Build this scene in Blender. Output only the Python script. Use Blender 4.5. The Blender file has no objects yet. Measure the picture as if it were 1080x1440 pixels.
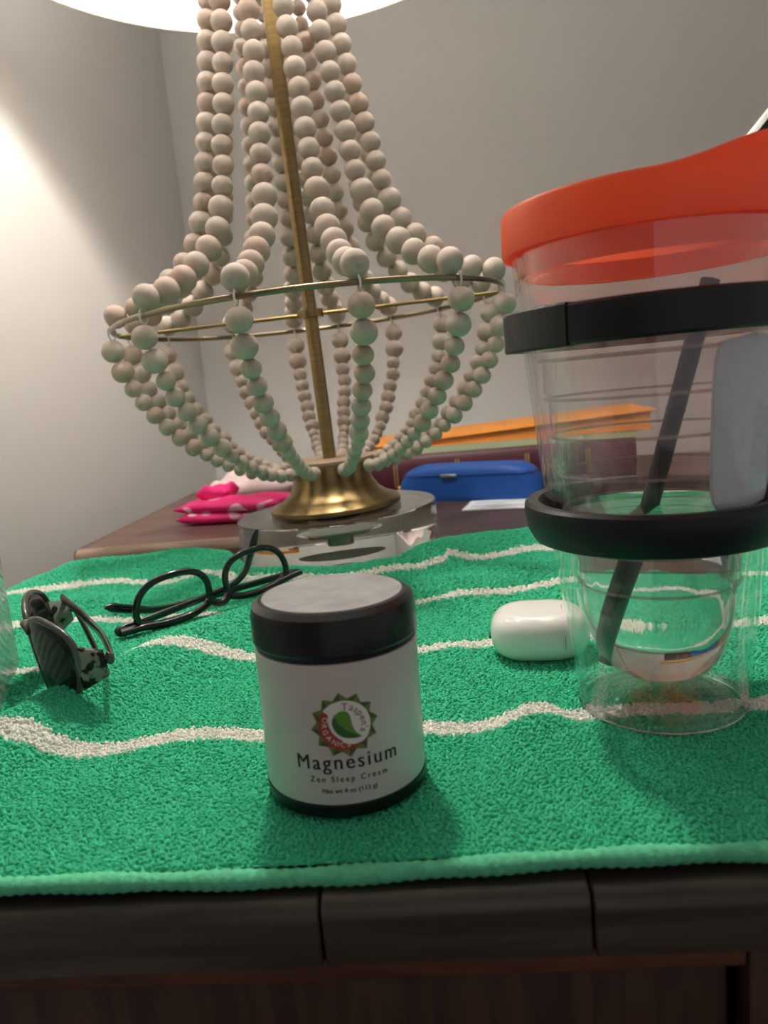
import bpy, bmesh, math, random
import numpy as np
from math import sin, cos, pi, radians, sqrt, atan2
from mathutils import Vector, Matrix

random.seed(7)
scene = bpy.context.scene
COL = scene.collection

# ------------------------------------------------------------------ camera
F_PX, CAM_H = 1050.0, 0.161
YAW, PITCH, ROLL = radians(4.0), radians(9.7), radians(5.3)
fwd = Vector((-sin(YAW) * cos(PITCH), cos(YAW) * cos(PITCH), -sin(PITCH)))
r0 = Vector((cos(YAW), sin(YAW), 0)); u0 = r0.cross(fwd)
right = r0 * cos(ROLL) - u0 * sin(ROLL); up = r0 * sin(ROLL) + u0 * cos(ROLL)
cd = bpy.data.cameras.new('camera'); cam = bpy.data.objects.new('camera', cd); COL.objects.link(cam)
cam.matrix_world = Matrix(((right.x, up.x, -fwd.x, 0), (right.y, up.y, -fwd.y, 0), (right.z, up.z, -fwd.z, CAM_H), (0, 0, 0, 1)))
cd.sensor_fit = 'AUTO'; cd.sensor_width = 36; cd.lens = F_PX / 1440 * 36
cd.clip_start = 0.01; cd.clip_end = 50
cd.dof.use_dof = True; cd.dof.focus_distance = 0.40
cd.dof.aperture_fstop = (cd.lens / 1000) / 0.0022
scene.camera = cam

# ------------------------------------------------------------------ world, light, exposure
w = bpy.data.worlds.new('room_ambient'); scene.world = w; w.use_nodes = True
w.node_tree.nodes['Background'].inputs[0].default_value = (1.0, 0.97, 0.96, 1)
w.node_tree.nodes['Background'].inputs[1].default_value = 0.23
scene.view_settings.view_transform = 'Standard'
scene.view_settings.look = 'None'
scene.view_settings.gamma = 1.0
scene.view_settings.use_curve_mapping = False
scene.view_settings.exposure = 0.52
BULB_STRENGTH = 325.0
try:
    scene.cycles.transmission_bounces = 16; scene.cycles.transparent_max_bounces = 32; scene.cycles.max_bounces = 16
except Exception:
    pass

# ------------------------------------------------------------------ material helpers
def s2l(c):
    return tuple(((v / 255) / 12.92 if v / 255 <= .04045 else ((v / 255 + .055) / 1.055) ** 2.4) for v in c) + (1,)

class NT:
    def __init__(s, name):
        s.m = bpy.data.materials.new(name); s.m.use_nodes = True
        s.t = s.m.node_tree; s.t.nodes.clear()
        s.out = s.n('ShaderNodeOutputMaterial')
    def n(s, t, **kw):
        k = s.t.nodes.new(t)
        for a, b in kw.items(): setattr(k, a, b)
        return k
    def l(s, a, b): s.t.links.new(a, b)

def mat(name, col, rough=.5, metal=0, noise=0, nscale=40, bump=0, bscale=200, spec=.5, trans=0, ior=1.45, coat=0, col2=None, stretch=None, emit=None, estr=0, sss=0, sssr=(1, .3, .1)):
    N = NT(name); p = N.n('ShaderNodeBsdfPrincipled'); N.l(p.outputs[0], N.out.inputs[0])
    c1 = s2l(col); p.inputs['Base Color'].default_value = c1
    p.inputs['Roughness'].default_value = rough; p.inputs['Metallic'].default_value = metal
    p.inputs['Specular IOR Level'].default_value = spec; p.inputs['IOR'].default_value = ior
    p.inputs['Transmission Weight'].default_value = trans; p.inputs['Coat Weight'].default_value = coat
    if sss:
        p.inputs['Subsurface Weight'].default_value = sss; p.inputs['Subsurface Radius'].default_value = sssr; p.inputs['Subsurface Scale'].default_value = .006
    if emit:
        p.inputs['Emission Color'].default_value = s2l(emit); p.inputs['Emission Strength'].default_value = estr
    if noise or bump:
        tc = N.n('ShaderNodeTexCoord'); mp = N.n('ShaderNodeMapping'); N.l(tc.outputs['Object'], mp.inputs[0])
        if stretch: mp.inputs['Scale'].default_value = stretch
        if noise:
            nz = N.n('ShaderNodeTexNoise'); nz.inputs['Scale'].default_value = nscale; nz.inputs['Detail'].default_value = 5
            N.l(mp.outputs[0], nz.inputs['Vector'])
            mx = N.n('ShaderNodeMix', data_type='RGBA')
            c2 = s2l(col2) if col2 else tuple(v * (1 - noise) for v in c1[:3]) + (1,)
            mx.inputs[6].default_value = c1; mx.inputs[7].default_value = c2
            rp = N.n('ShaderNodeMapRange'); rp.inputs[1].default_value = .35; rp.inputs[2].default_value = .65
            N.l(nz.outputs['Fac'], rp.inputs[0]); N.l(rp.outputs[0], mx.inputs[0]); N.l(mx.outputs[2], p.inputs['Base Color'])
        if bump:
            nb = N.n('ShaderNodeTexNoise'); nb.inputs['Scale'].default_value = bscale; nb.inputs['Detail'].default_value = 3
            N.l(mp.outputs[0], nb.inputs['Vector'])
            b = N.n('ShaderNodeBump'); b.inputs['Strength'].default_value = bump; b.inputs['Distance'].default_value = .001
            N.l(nb.outputs['Fac'], b.inputs['Height']); N.l(b.outputs[0], p.inputs['Normal'])
    return N.m

def clear_mat(name, tint, ior=1.45, rough=.02, gl=1.0, haze=0.0, hazecol=(230, 225, 225)):
    """thin clear plastic sheet: passes light straight, reflects by Fresnel"""
    N = NT(name)
    tr = N.n('ShaderNodeBsdfTransparent'); tr.inputs[0].default_value = s2l(tint)
    g = N.n('ShaderNodeBsdfGlossy'); g.inputs['Roughness'].default_value = rough; g.inputs[0].default_value = (gl, gl, gl, 1)
    lw = N.n('ShaderNodeLayerWeight'); lw.inputs[0].default_value = .5
    pw = N.n('ShaderNodeMath', operation='POWER'); N.l(lw.outputs['Facing'], pw.inputs[0]); pw.inputs[1].default_value = 4.0
    f0 = ((ior - 1) / (ior + 1)) ** 2
    ma = N.n('ShaderNodeMath', operation='MULTIPLY_ADD'); N.l(pw.outputs[0], ma.inputs[0]); ma.inputs[1].default_value = (1 - f0) * .8; ma.inputs[2].default_value = f0
    mx = N.n('ShaderNodeMixShader'); N.l(ma.outputs[0], mx.inputs[0])
    base = tr.outputs[0]
    if haze:
        d = N.n('ShaderNodeBsdfDiffuse'); d.inputs[0].default_value = s2l(hazecol)
        mh = N.n('ShaderNodeMixShader'); mh.inputs[0].default_value = haze
        N.l(base, mh.inputs[1]); N.l(d.outputs[0], mh.inputs[2]); base = mh.outputs[0]
    N.l(base, mx.inputs[1]); N.l(g.outputs[0], mx.inputs[2]); N.l(mx.outputs[0], N.out.inputs[0])
    return N.m

def wood_mat(name, a, b, scale=8, rough=.35, axis=0):
    N = NT(name); p = N.n('ShaderNodeBsdfPrincipled'); N.l(p.outputs[0], N.out.inputs[0])
    p.inputs['Roughness'].default_value = rough
    tc = N.n('ShaderNodeTexCoord'); mp = N.n('ShaderNodeMapping'); N.l(tc.outputs['Object'], mp.inputs[0])
    sc = [scale * 6] * 3; sc[axis] = scale * .5; mp.inputs['Scale'].default_value = sc
    nz = N.n('ShaderNodeTexNoise'); nz.inputs['Scale'].default_value = 3; nz.inputs['Detail'].default_value = 8; nz.inputs['Distortion'].default_value = .6
    N.l(mp.outputs[0], nz.inputs['Vector'])
    cr = N.n('ShaderNodeValToRGB'); cr.color_ramp.elements[0].position = .32; cr.color_ramp.elements[1].position = .68
    cr.color_ramp.elements[0].color = s2l(a); cr.color_ramp.elements[1].color = s2l(b)
    N.l(nz.outputs['Fac'], cr.inputs[0]); N.l(cr.outputs[0], p.inputs['Base Color'])
    bp = N.n('ShaderNodeBump'); bp.inputs['Strength'].default_value = .25; bp.inputs['Distance'].default_value = .0006
    N.l(nz.outputs['Fac'], bp.inputs['Height']); N.l(bp.outputs[0], p.inputs['Normal'])
    return N.m

# ------------------------------------------------------------------ geometry helpers
def mesh_obj(name, verts, faces, m=None, parent=None, smooth=True, mats=None):
    me = bpy.data.meshes.new(name); me.from_pydata([tuple(v) for v in verts], [], [tuple(f) for f in faces]); me.update()
    if smooth: me.polygons.foreach_set('use_smooth', [True] * len(me.polygons))
    return link(name, me, m, parent)

def link(name, me, m=None, parent=None):
    o = bpy.data.objects.new(name, me); COL.objects.link(o)
    if m: me.materials.append(m)
    if parent: o.parent = parent
    return o

def bm_obj(name, bm, m=None, parent=None, smooth=False):
    me = bpy.data.meshes.new(name); bmesh.ops.recalc_face_normals(bm, faces=bm.faces[:]); bm.to_mesh(me); bm.free()
    if smooth: me.polygons.foreach_set('use_smooth', [True] * len(me.polygons))
    return link(name, me, m, parent)

def sharp(o, ang=35):
    me = o.data
    bm = bmesh.new(); bm.from_mesh(me)
    for e in bm.edges:
        if len(e.link_faces) == 2 and e.calc_face_angle(0) > radians(ang): e.smooth = False
    bm.to_mesh(me); bm.free(); return o

def tag(o, label, cat, group=None):
    o['label'] = label; o['category'] = cat
    if group: o['group'] = group
    return o

def thing(name, label, cat, loc=(0, 0, 0), rot=(0, 0, 0), group=None):
    o = bpy.data.objects.new(name, None); COL.objects.link(o); o.empty_display_size = .02
    o.location = loc; o.rotation_euler = rot
    return tag(o, label, cat, group)

def struct(o): o['kind'] = 'structure'; return o

def box(name, lo, hi, m, parent=None, bevel=0, segs=3):
    bm = bmesh.new(); bmesh.ops.create_cube(bm, size=1)
    lo, hi = Vector(lo), Vector(hi)
    for v in bm.verts:
        v.co = Vector([lo[i] + (v.co[i] + .5) * (hi[i] - lo[i]) for i in range(3)])
    if bevel: bmesh.ops.bevel(bm, geom=bm.edges[:], offset=bevel, segments=segs, profile=.5, affect='EDGES')
    o = bm_obj(name, bm, m, parent, smooth=bevel > 0)
    return sharp(o, 50) if bevel else o

def lathe(name, prof, m, parent=None, n=96, closed=False, ang=30, zf=None):
    """prof: list of (r,z). closed: profile is a loop. zf(angle, r, z) may change z"""
    V, Fc = [], []; rings = []
    for r, z in prof:
        if r < 1e-7: rings.append([len(V)]); V.append((0, 0, z))
        else:
            ids = []
            for k in range(n):
                a = 2 * pi * k / n; zz = zf(a, r, z) if zf else z
                ids.append(len(V)); V.append((r * cos(a), r * sin(a), zz))
            rings.append(ids)
    pairs = list(zip(rings[:-1], rings[1:])) + ([(rings[-1], rings[0])] if closed else [])
    for A, B in pairs:
        for k in range(n):
            k2 = (k + 1) % n
            if len(A) == 1 and len(B) == 1: continue
            if len(A) == 1: Fc.append((A[0], B[k2], B[k]))
            elif len(B) == 1: Fc.append((A[k], A[k2], B[0]))
            else: Fc.append((A[k], A[k2], B[k2], B[k]))
    o = mesh_obj(name, V, Fc, m, parent)
    bm = bmesh.new(); bm.from_mesh(o.data); bmesh.ops.recalc_face_normals(bm, faces=bm.faces[:]); bm.to_mesh(o.data); bm.free()
    return sharp(o, ang)

def smooth_path(pts, k=6):
    """Catmull-Rom through pts"""
    P = [Vector(p) for p in pts]; P = [P[0] * 2 - P[1]] + P + [P[-1] * 2 - P[-2]]; out = []
    for i in range(1, len(P) - 2):
        a, b, c, d = P[i - 1:i + 3]
        for j in range(k):
            t = j / k
            out.append(.5 * ((2 * b) + (c - a) * t + (2 * a - 5 * b + 4 * c - d) * t * t + (3 * b - a - 3 * c + d) * t ** 3))
    out.append(P[-2]); return out

def tube_geo(pts, ra, rb=None, n=12, closed=False, ref=Vector((0, 0, 1)), caps=True):
    """sweep an ellipse (ra along ref-ish, rb across) along pts"""
    P = [Vector(p) for p in pts]; L = len(P); V, Fc = [], []
    rb = ra if rb is None else rb
    fa = ra if callable(ra) else (lambda t: ra); fb = rb if callable(rb) else (lambda t: rb)
    for i in range(L):
        if closed: T = P[(i + 1) % L] - P[i - 1]
        else: T = P[min(i + 1, L - 1)] - P[max(i - 1, 0)]
        T.normalize(); S = T.cross(ref)
        if S.length < 1e-4: S = T.cross(Vector((1, 0, 0)))
        S.normalize(); U = S.cross(T).normalized(); t = i / max(1, L - 1)
        for k in range(n):
            a = 2 * pi * k / n; V.append(P[i] + U * cos(a) * fa(t) + S * sin(a) * fb(t))
    m = L if closed else L - 1
    for i in range(m):
        for k in range(n):
            A = i * n; B = ((i + 1) % L) * n; Fc.append((A + k, A + (k + 1) % n, B + (k + 1) % n, B + k))
    if not closed and caps:
        Fc.append(tuple(range(n - 1, -1, -1))); Fc.append(tuple((L - 1) * n + k for k in range(n)))
    return V, Fc

def tube(name, pts, ra, m, parent=None, rb=None, n=12, closed=False, ref=Vector((0, 0, 1))):
    V, Fc = tube_geo(pts, ra, rb, n, closed, ref)
    o = mesh_obj(name, V, Fc, m, parent)
    bm = bmesh.new(); bm.from_mesh(o.data); bmesh.ops.recalc_face_normals(bm, faces=bm.faces[:]); bm.to_mesh(o.data); bm.free()
    return sharp(o, 60)

def smoothstep(a, b, x):
    t = np.clip((x - a) / (b - a), 0, 1); return t * t * (3 - 2 * t)

# ------------------------------------------------------------------ materials
M = {}
M['wall'] = mat('wall_paint', (197, 194, 191), .7, bump=.12, bscale=260, spec=.25)
M['ceil'] = mat('ceiling_paint', (225, 222, 215), .8, spec=.2)
M['floor'] = wood_mat('floor_wood', (70, 52, 40), (110, 84, 62), 2)
M['base'] = mat('baseboard_paint', (220, 216, 208), .5)
M['top'] = wood_mat('dark_top_wood', (66, 46, 40), (98, 73, 62), 5, .38)
M['edge'] = wood_mat('dark_edge_wood', (52, 46, 40), (82, 74, 65), 7, .3)
M['rail'] = wood_mat('red_brown_wood', (78, 44, 32), (120, 74, 54), 9, .45)
M['panel'] = wood_mat('panel_wood', (54, 36, 30), (84, 58, 48), 7, .4, axis=2)
M['board'] = wood_mat('board_wood', (88, 62, 58), (122, 92, 86), 7, .4)
M['boardedge'] = wood_mat('board_edge_lit_wood', (130, 104, 90), (178, 152, 132), 10, .4)  # light caught on the board's rounded edge is put into this paler colour
M['brass'] = mat('brushed_brass', (158, 134, 92), .3, 1, noise=.2, nscale=30, stretch=(1, 1, 12))
M['ringmetal'] = mat('ring_metal', (140, 128, 104), .28, 1)
M['black'] = mat('black_plastic', (20, 20, 21), .28)
M['blacksoft'] = mat('black_soft_plastic', (26, 27, 29), .42, bump=.05, bscale=600)
M['lidtop'] = mat('jar_lid_top', (150, 148, 148), .42, noise=.28, nscale=90, spec=.5)
M['label'] = mat('jar_label', (218, 204, 204), .32, noise=.04, nscale=50)
M['ink'] = mat('label_ink', (30, 24, 34), .5)
M['lgreenA'] = mat('logo_green_light', (112, 132, 66), .45); M['lgreenB'] = mat('logo_green_dark', (74, 96, 52), .45)
M['leafA'] = mat('leaf_light', (98, 150, 56), .45); M['leafB'] = mat('leaf_dark', (58, 104, 56), .45)
M['lred'] = mat('logo_red', (172, 66, 60), .45); M['lwhite'] = mat('logo_white', (240, 234, 232), .45); M['linkred'] = mat('logo_text_red', (150, 60, 66), .45)
M['white_pl'] = mat('white_gloss_plastic', (238, 236, 232), .12, coat=.4, spec=.5)
M['dark'] = mat('dark_hole', (30, 26, 24), .6)
M['acrylic'] = mat('acrylic', (246, 250, 248), .0, trans=1, ior=1.45)
M['tie'] = mat('tie_string', (226, 220, 212), .5)
M['shade'] = None

# ------------------------------------------------------------------ setting
WX, WY, FZ, CZ = -0.470, 1.60, -0.74, 1.75
struct(box('floor', (WX - .1, -2.6, FZ - .05), (3.0, WY + .1, FZ), M['floor']))
struct(box('wall_left', (WX - .1, -2.6, FZ), (WX, WY, CZ), M['wall']))
struct(box('wall_back', (WX - .1, WY, FZ), (3.0, WY + .1, CZ), M['wall']))
struct(box('ceiling', (WX - .1, -2.6, CZ), (3.0, WY + .1, CZ + .05), M['ceil']))
struct(box('baseboard_left', (WX, -2.6, FZ), (WX + .014, WY - .014, FZ + .1), M['base'], bevel=.004))
struct(box('baseboard_back', (WX, WY - .014, FZ), (3.0, WY, FZ + .1), M['base'], bevel=.004))

# ------------------------------------------------------------------ dresser
FY = .212     # front face of the top
dr = thing('dresser', 'dark stained wooden dresser with plank-edged top under the green towel', 'dresser', (.3, .75, FZ))
def D(o): o.parent = dr; o.matrix_parent_inverse = Matrix.Translation((-.3, -.75, -FZ)); return o
XL, XR, YB = -.385, 1.02, 1.30
D(box('top', (XL, FY + .03, -.026), (XR, YB, 0), M['top'], bevel=.003))
for k, (a, b, dz) in enumerate(((XL, -.1935, 0), (-.1925, -.0482, -.001), (-.0472, .0386, .0), (.0396, .19, -.0015), (.191, .42, 0), (.421, .70, 0), (.701, XR, 0))):
    bm = bmesh.new(); bmesh.ops.create_cube(bm, size=1)
    for v in bm.verts:
        v.co = Vector((a + (v.co.x + .5) * (b - a), FY + (v.co.y + .5) * .0296, -.0235 + dz * .5 + (v.co.z + .5) * (.0235 + dz * .5)))
    ed = [e for e in bm.edges if all(abs(v.co.y - FY) < 1e-5 and v.co.z > -.01 for v in e.verts)]
    bmesh.ops.bevel(bm, geom=ed, offset=.007, segments=6, profile=.5, affect='EDGES')
    ed = [e for e in bm.edges if e.calc_face_angle(0) > radians(60)]
    bmesh.ops.bevel(bm, geom=ed, offset=.0006, segments=1, affect='EDGES')
    D(sharp(bm_obj('edge_plank', bm, M['edge'], smooth=True), 40))
BYF = FY + .006
D(box('body', (XL + .02, BYF + .03, FZ + .08), (XR - .02, YB - .01, -.0262), M['panel']))
D(box('top_rail', (XL + .02, BYF, -.0345), (.0885, BYF + .0295, -.0262), M['rail'], bevel=.0012))
D(box('drawer_front', (XL + .05, BYF + .006, -.22), (.0845, BYF + .0295, -.0348), M['panel'], bevel=.0015))
D(box('stile', (.0888, BYF - .001, FZ + .08), (.13, BYF + .0295, -.0262), M['panel'], bevel=.001))
D(box('drawer_front', (.1305, BYF + .006, -.22), (XR - .05, BYF + .0295, -.0348), M['panel'], bevel=.0015))
D(box('stile', (XL + .02, BYF - .001, FZ + .08), (XL + .0495, BYF + .0295, -.035), M['panel'], bevel=.001))
D(box('lower_door', (XL + .05, BYF + .006, FZ + .1), (.0845, BYF + .0295, -.224), M['panel'], bevel=.0015))
for lx in (XL + .03, XR - .09):
    for ly in (BYF + .035, YB - .08): D(box('leg', (lx, ly, FZ), (lx + .06, ly + .06, FZ + .08), M['panel'], bevel=.003))
kn = D(lathe('knob', [(0, .026), (.010, .0255), (.015, .021), (.014, .015), (.007, .008), (.007, 0)], M['brass'], n=32))
kn.matrix_parent_inverse = kn.matrix_parent_inverse @ Matrix.Translation((-.16, BYF + .006, -.128)) @ Matrix.Rotation(pi / 2, 4, 'X')

# ------------------------------------------------------------------ towel
def seg_dist(X, Y, pts):
    d = np.full(X.shape, 9.0); tt = np.zeros(X.shape); n = len(pts) - 1
    for i in range(n):
        ax, ay = pts[i]; bx, by = pts[i + 1]; L2 = (bx - ax) ** 2 + (by - ay) ** 2
        t = np.clip(((X - ax) * (bx - ax) + (Y - ay) * (by - ay)) / L2, 0, 1)
        dd = np.hypot(X - ax - t * (bx - ax), Y - ay - t * (by - ay))
        m = dd < d; d = np.where(m, dd, d); tt = np.where(m, (i + t) / n, tt)
    return d, tt

RIDGES = [  # polyline, height, half width
    ([(-.21, .615), (-.15, .598), (-.09, .594), (-.02, .61)], .010, .022),
    ([(-.245, .300), (-.205, .335), (-.188, .366), (-.178, .408), (-.152, .455), (-.110, .505), (-.075, .545)], .016, .027),
    ([(-.39, .655), (-.335, .668), (-.265, .690), (-.21, .672), (-.17, .63)], .015, .032),
    ([(-.35, .56), (-.28, .575), (-.2, .60)], .005, .02),
    ([(-.030, .600), (.012, .652), (.05, .668), (.14, .665)], .014, .03),
    ([(.030, .290), (.037, .318), (.028, .36), (.005, .41)], .0058, .015),
    ([(-.28, .285), (-.21, .318), (-.19, .325)], .0025, .02),
    ([(-.02, .56), (.03, .545), (.10, .55)], .004, .022),
    ([(.16, .40), (.22, .47), (.3, .5)], .004, .03),
    ([(.15, .28), (.22, .30), (.3, .29)], .007, .025),
]
FLATS = [(-.043, .273, .037, .05), (.096, .331, .040, .055), (.050, .402, .03, .05)]
BASEZ = .0045
def towel_h(X, Y):
    X = np.asarray(X, float); Y = np.asarray(Y, float)
    h = np.zeros(X.shape)
    for pts, A, wd in RIDGES:
        d, t = seg_dist(X, Y, pts)
        taper = smoothstep(-.02, .22, t) * (1 - smoothstep(.8, 1.05, t)) * .8 + .2
        h = h + A * taper * np.exp(-(d / wd) ** 2)
    h = h + .0012 * np.sin(X * 38 + 3 * np.sin(Y * 17)) * np.cos(Y * 29 + X * 9) + .0010 * np.sin(X * 71 - Y * 46)
    fr = smoothstep(.225, .262, Y)
    h = h * (0.08 + .92 * fr)
    for cx, cy, ra, rb in FLATS:
        d = np.hypot(X - cx, Y - cy); h = h * smoothstep(ra, rb, d) + 0 * X
    return BASEZ + np.maximum(h, -.001)

TX0, TX1, TFRONT = -.385, .56, .2235
def rear_free(X): return .712 + .006 * np.sin(X * 23) + .010 * np.sin(X * 9 + 1)
def rear_edge(X):       # the towel is pushed up in front of the lamp's round foot
    d = np.abs(X + .0965); lim = .728 - np.sqrt(np.maximum(0, .105 ** 2 - d ** 2)) - .006 + np.maximum(0, d - .105) * 3
    return -.010 * np.log(np.exp(-rear_free(X) / .010) + np.exp(-lim / .010))
def drape(X, Yw):
    """flat towel coordinates -> cloth surface, hanging over the dresser's left edge"""
    Zt = towel_h(X, Yw); rear = rear_edge(X)
    Zt = Zt * (1 - .75 * smoothstep(rear - .010, rear, Yw)) + .0012
    over = np.maximum(0, (TX0 - .006) - X); q = np.minimum(over / .016, 1) * pi / 2
    Xn = np.where(over > 0, TX0 - .006 - .009 * np.sin(q), X)
    drop = np.where(over > .016, over - .016 + .009, .009 * (1 - np.cos(q)))
    return Xn, Yw, np.where(over > 0, Zt - drop, Zt)
def weave(X, Yw):
    t = (Yw - TFRONT) / (rear_edge(X) - TFRONT); Yw = Yw + (rear_free(X) - rear_edge(X)) * .6 * smoothstep(.5, 1, t)
    return Yw + .0035 * np.sin(X * 31 + 1.3) + .0022 * np.sin(X * 67 + Yw * 20)

def np_mesh(name, co, faces, wv):
    k = faces.shape[1]; me = bpy.data.meshes.new(name)
    me.vertices.add(len(co)); me.vertices.foreach_set('co', co.astype(np.float32).ravel())
    me.loops.add(faces.size); me.loops.foreach_set('vertex_index', faces.astype(np.int32).ravel())
    me.polygons.add(len(faces)); me.polygons.foreach_set('loop_start', np.arange(0, faces.size, k, dtype=np.int32))
    me.polygons.foreach_set('use_smooth', np.ones(len(faces), dtype=bool))
    me.update(calc_edges=True)
    at = me.attributes.new('weave', 'FLOAT', 'POINT'); at.data.foreach_set('value', wv.reshape(-1).astype(np.float32))
    return me

def build_cloth():
    xs = np.arange(TX0 - .10, TX1, .0026); ys = np.arange(0, 1.0001, 1 / 190)
    X, T = np.meshgrid(xs, ys); Yw = TFRONT + T * (rear_edge(X) - TFRONT)
    Xn, Yn, Zn = drape(X, Yw)
    idx = np.arange(X.size).reshape(X.shape)
    q = np.stack([idx[:-1, :-1], idx[:-1, 1:], idx[1:, 1:], idx[1:, :-1]], -1).reshape(-1, 4)
    return np_mesh('cloth', np.stack([Xn, Yn, Zn], -1).reshape(-1, 3), q, weave(X, Yw))

def build_loops():
    rng = np.random.RandomState(5); PX, PY, PS = [], [], []
    for y0, y1, x0, x1, s in ((.2245, .30, -.27, .22, .00165), (.30, .38, -.33, .30, .0018), (.38, .50, -.40, .40, .0021), (.50, .73, -.47, .50, .0027)):
        gx, gy = np.meshgrid(np.arange(x0, x1, s), np.arange(y0, y1, s))
        gx = gx + (rng.rand(*gx.shape) - .5) * s * .75 + (np.arange(gx.shape[0])[:, None] % 2) * s * .5
        gy = gy + (rng.rand(*gx.shape) - .5) * s * .75
        PX.append(gx.ravel()); PY.append(gy.ravel()); PS.append(np.full(gx.size, s))
    for y0, y1, x0, x1 in ((.2245, .30, -.48, -.27), (.2245, .30, .22, .56), (.30, .38, -.48, -.33), (.30, .38, .30, .56), (.38, .50, -.48, -.40), (.38, .50, .40, .56), (.50, .73, .50, .56)):
        s = .0032; gx, gy = np.meshgrid(np.arange(x0, x1, s), np.arange(y0, y1, s))
        PX.append((gx + (rng.rand(*gx.shape) - .5) * s).ravel()); PY.append((gy + (rng.rand(*gx.shape) - .5) * s).ravel()); PS.append(np.full(gx.size, s))
    PX, PY, PS = np.concatenate(PX), np.concatenate(PY), np.concatenate(PS)
    k = PY < rear_edge(PX) - .002; PX, PY, PS = PX[k], PY[k], PS[k]
    n = len(PX); yaw = rng.rand(n) * 2 * pi
    ln = PS * (.62 + .30 * rng.rand(n)); wd = PS * (.34 + .14 * rng.rand(n)); ht = PS * (.55 + .45 * rng.rand(n)) + .0002
    lx, ly = (rng.rand(n) - .5) * PS * .9, (rng.rand(n) - .5) * PS * .9
    K = 6; ca, sa = np.cos(yaw), np.sin(yaw); W0 = weave(PX, PY)
    # cloth height and slope at every loop
    rings = []
    for sc, hz, le in ((1.0, -.25, 0), (.86, .62, .6), (0, 1.0, 1.0)):
        kk = K if sc else 1
        for i in range(kk):
            t = 2 * pi * i / K; a_, b_ = cos(t) * sc * ln, sin(t) * sc * wd
            dx = a_ * ca - b_ * sa + lx * le; dy = a_ * sa + b_ * ca + ly * le
            xx, yy, zz = drape(PX + dx, PY + dy)
            # push outward where the cloth hangs over the edge
            hang = np.clip((TX0 - .006 - (PX + dx)) / .016, 0, 1) * pi / 2
            rings.append(np.stack([xx - np.sin(hang) * ht * hz, yy, zz + np.cos(hang) * ht * hz], -1))
    co = np.stack(rings, 1)               # n, 13, 3
    F1 = []
    for i in range(K):
        j = (i + 1) % K; F1 += [(i, j, K + j), (i, K + j, K + i), (K + i, K + j, 2 * K)]
    F1 = np.array(F1); m = 2 * K + 1
    faces = (F1[None] + (np.arange(n) * m)[:, None, None]).reshape(-1, 3)
    return np_mesh('terry_loops', co.reshape(-1, 3), faces, np.repeat(W0, m))

def towel_mat():
    N = NT('green_terry'); p = N.n('ShaderNodeBsdfPrincipled'); N.l(p.outputs[0], N.out.inputs[0])
    p.inputs['Roughness'].default_value = .9; p.inputs['Specular IOR Level'].default_value = .1
    p.inputs['Sheen Weight'].default_value = .25; p.inputs['Sheen Roughness'].default_value = .5
    p.inputs['Sheen Tint'].default_value = s2l((150, 230, 180))
    a = N.n('ShaderNodeAttribute', attribute_name='weave')
    tc = N.n('ShaderNodeTexCoord')
    nz = N.n('ShaderNodeTexNoise'); nz.inputs['Scale'].default_value = 420; nz.inputs['Detail'].default_value = 2; N.l(tc.outputs['Object'], nz.inputs['Vector'])
    def math_(op, x, y=None):
        k = N.n('ShaderNodeMath', operation=op)
        for i, v in enumerate((x, y)):
            if v is None: continue
            if isinstance(v, (int, float)): k.inputs[i].default_value = v
            else: N.l(v, k.inputs[i])
        return k.outputs[0]
    jit = math_('MULTIPLY', math_('SUBTRACT', nz.outputs['Fac'], .5), .005)
    v = math_('ADD', a.outputs['Fac'], jit)
    ph = math_('SUBTRACT', math_('MODULO', math_('ADD', math_('SUBTRACT', v, .318), .0515), .103), .0515)
    dist = math_('ABSOLUTE', ph)
    mr = N.n('ShaderNodeMapRange'); mr.inputs[1].default_value = .0066; mr.inputs[2].default_value = .0056; mr.inputs[3].default_value = 0; mr.inputs[4].default_value = 1
    N.l(dist, mr.inputs[0])
    n2 = N.n('ShaderNodeTexNoise'); n2.inputs['Scale'].default_value = 14; n2.inputs['Detail'].default_value = 4; N.l(tc.outputs['Object'], n2.inputs['Vector'])
    g = N.n('ShaderNodeMix', data_type='RGBA'); g.inputs[6].default_value = s2l((58, 186, 140)); g.inputs[7].default_value = s2l((80, 202, 160)); N.l(n2.outputs['Fac'], g.inputs[0])
    mx = N.n('ShaderNodeMix', data_type='RGBA'); N.l(mr.outputs[0], mx.inputs[0]); N.l(g.outputs[2], mx.inputs[6]); mx.inputs[7].default_value = s2l((236, 234, 226))
    N.l(mx.outputs[2], p.inputs['Base Color'])
    vz = N.n('ShaderNodeTexNoise'); vz.inputs['Scale'].default_value = 900; vz.inputs['Detail'].default_value = 3; N.l(tc.outputs['Object'], vz.inputs['Vector'])
    b = N.n('ShaderNodeBump'); b.inputs['Strength'].default_value = .6; b.inputs['Distance'].default_value = .0008; N.l(vz.outputs['Fac'], b.inputs['Height']); N.l(b.outputs[0], p.inputs['Normal'])
    return N.m
M['towel'] = towel_mat()
tw = thing('striped_towel', 'green terry towel with thin white stripes spread over the dresser top', 'towel', (.08, .45, 0))
def TW(o): o.parent = tw; o.matrix_parent_inverse = Matrix.Translation((-.08, -.45, 0)); return o
TW(link('cloth', build_cloth(), M['towel']))
o = TW(link('terry_loops', build_loops(), M['towel'])); o['kind'] = 'stuff'; o['label'] = 'raised terry loops in green and white'
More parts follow.
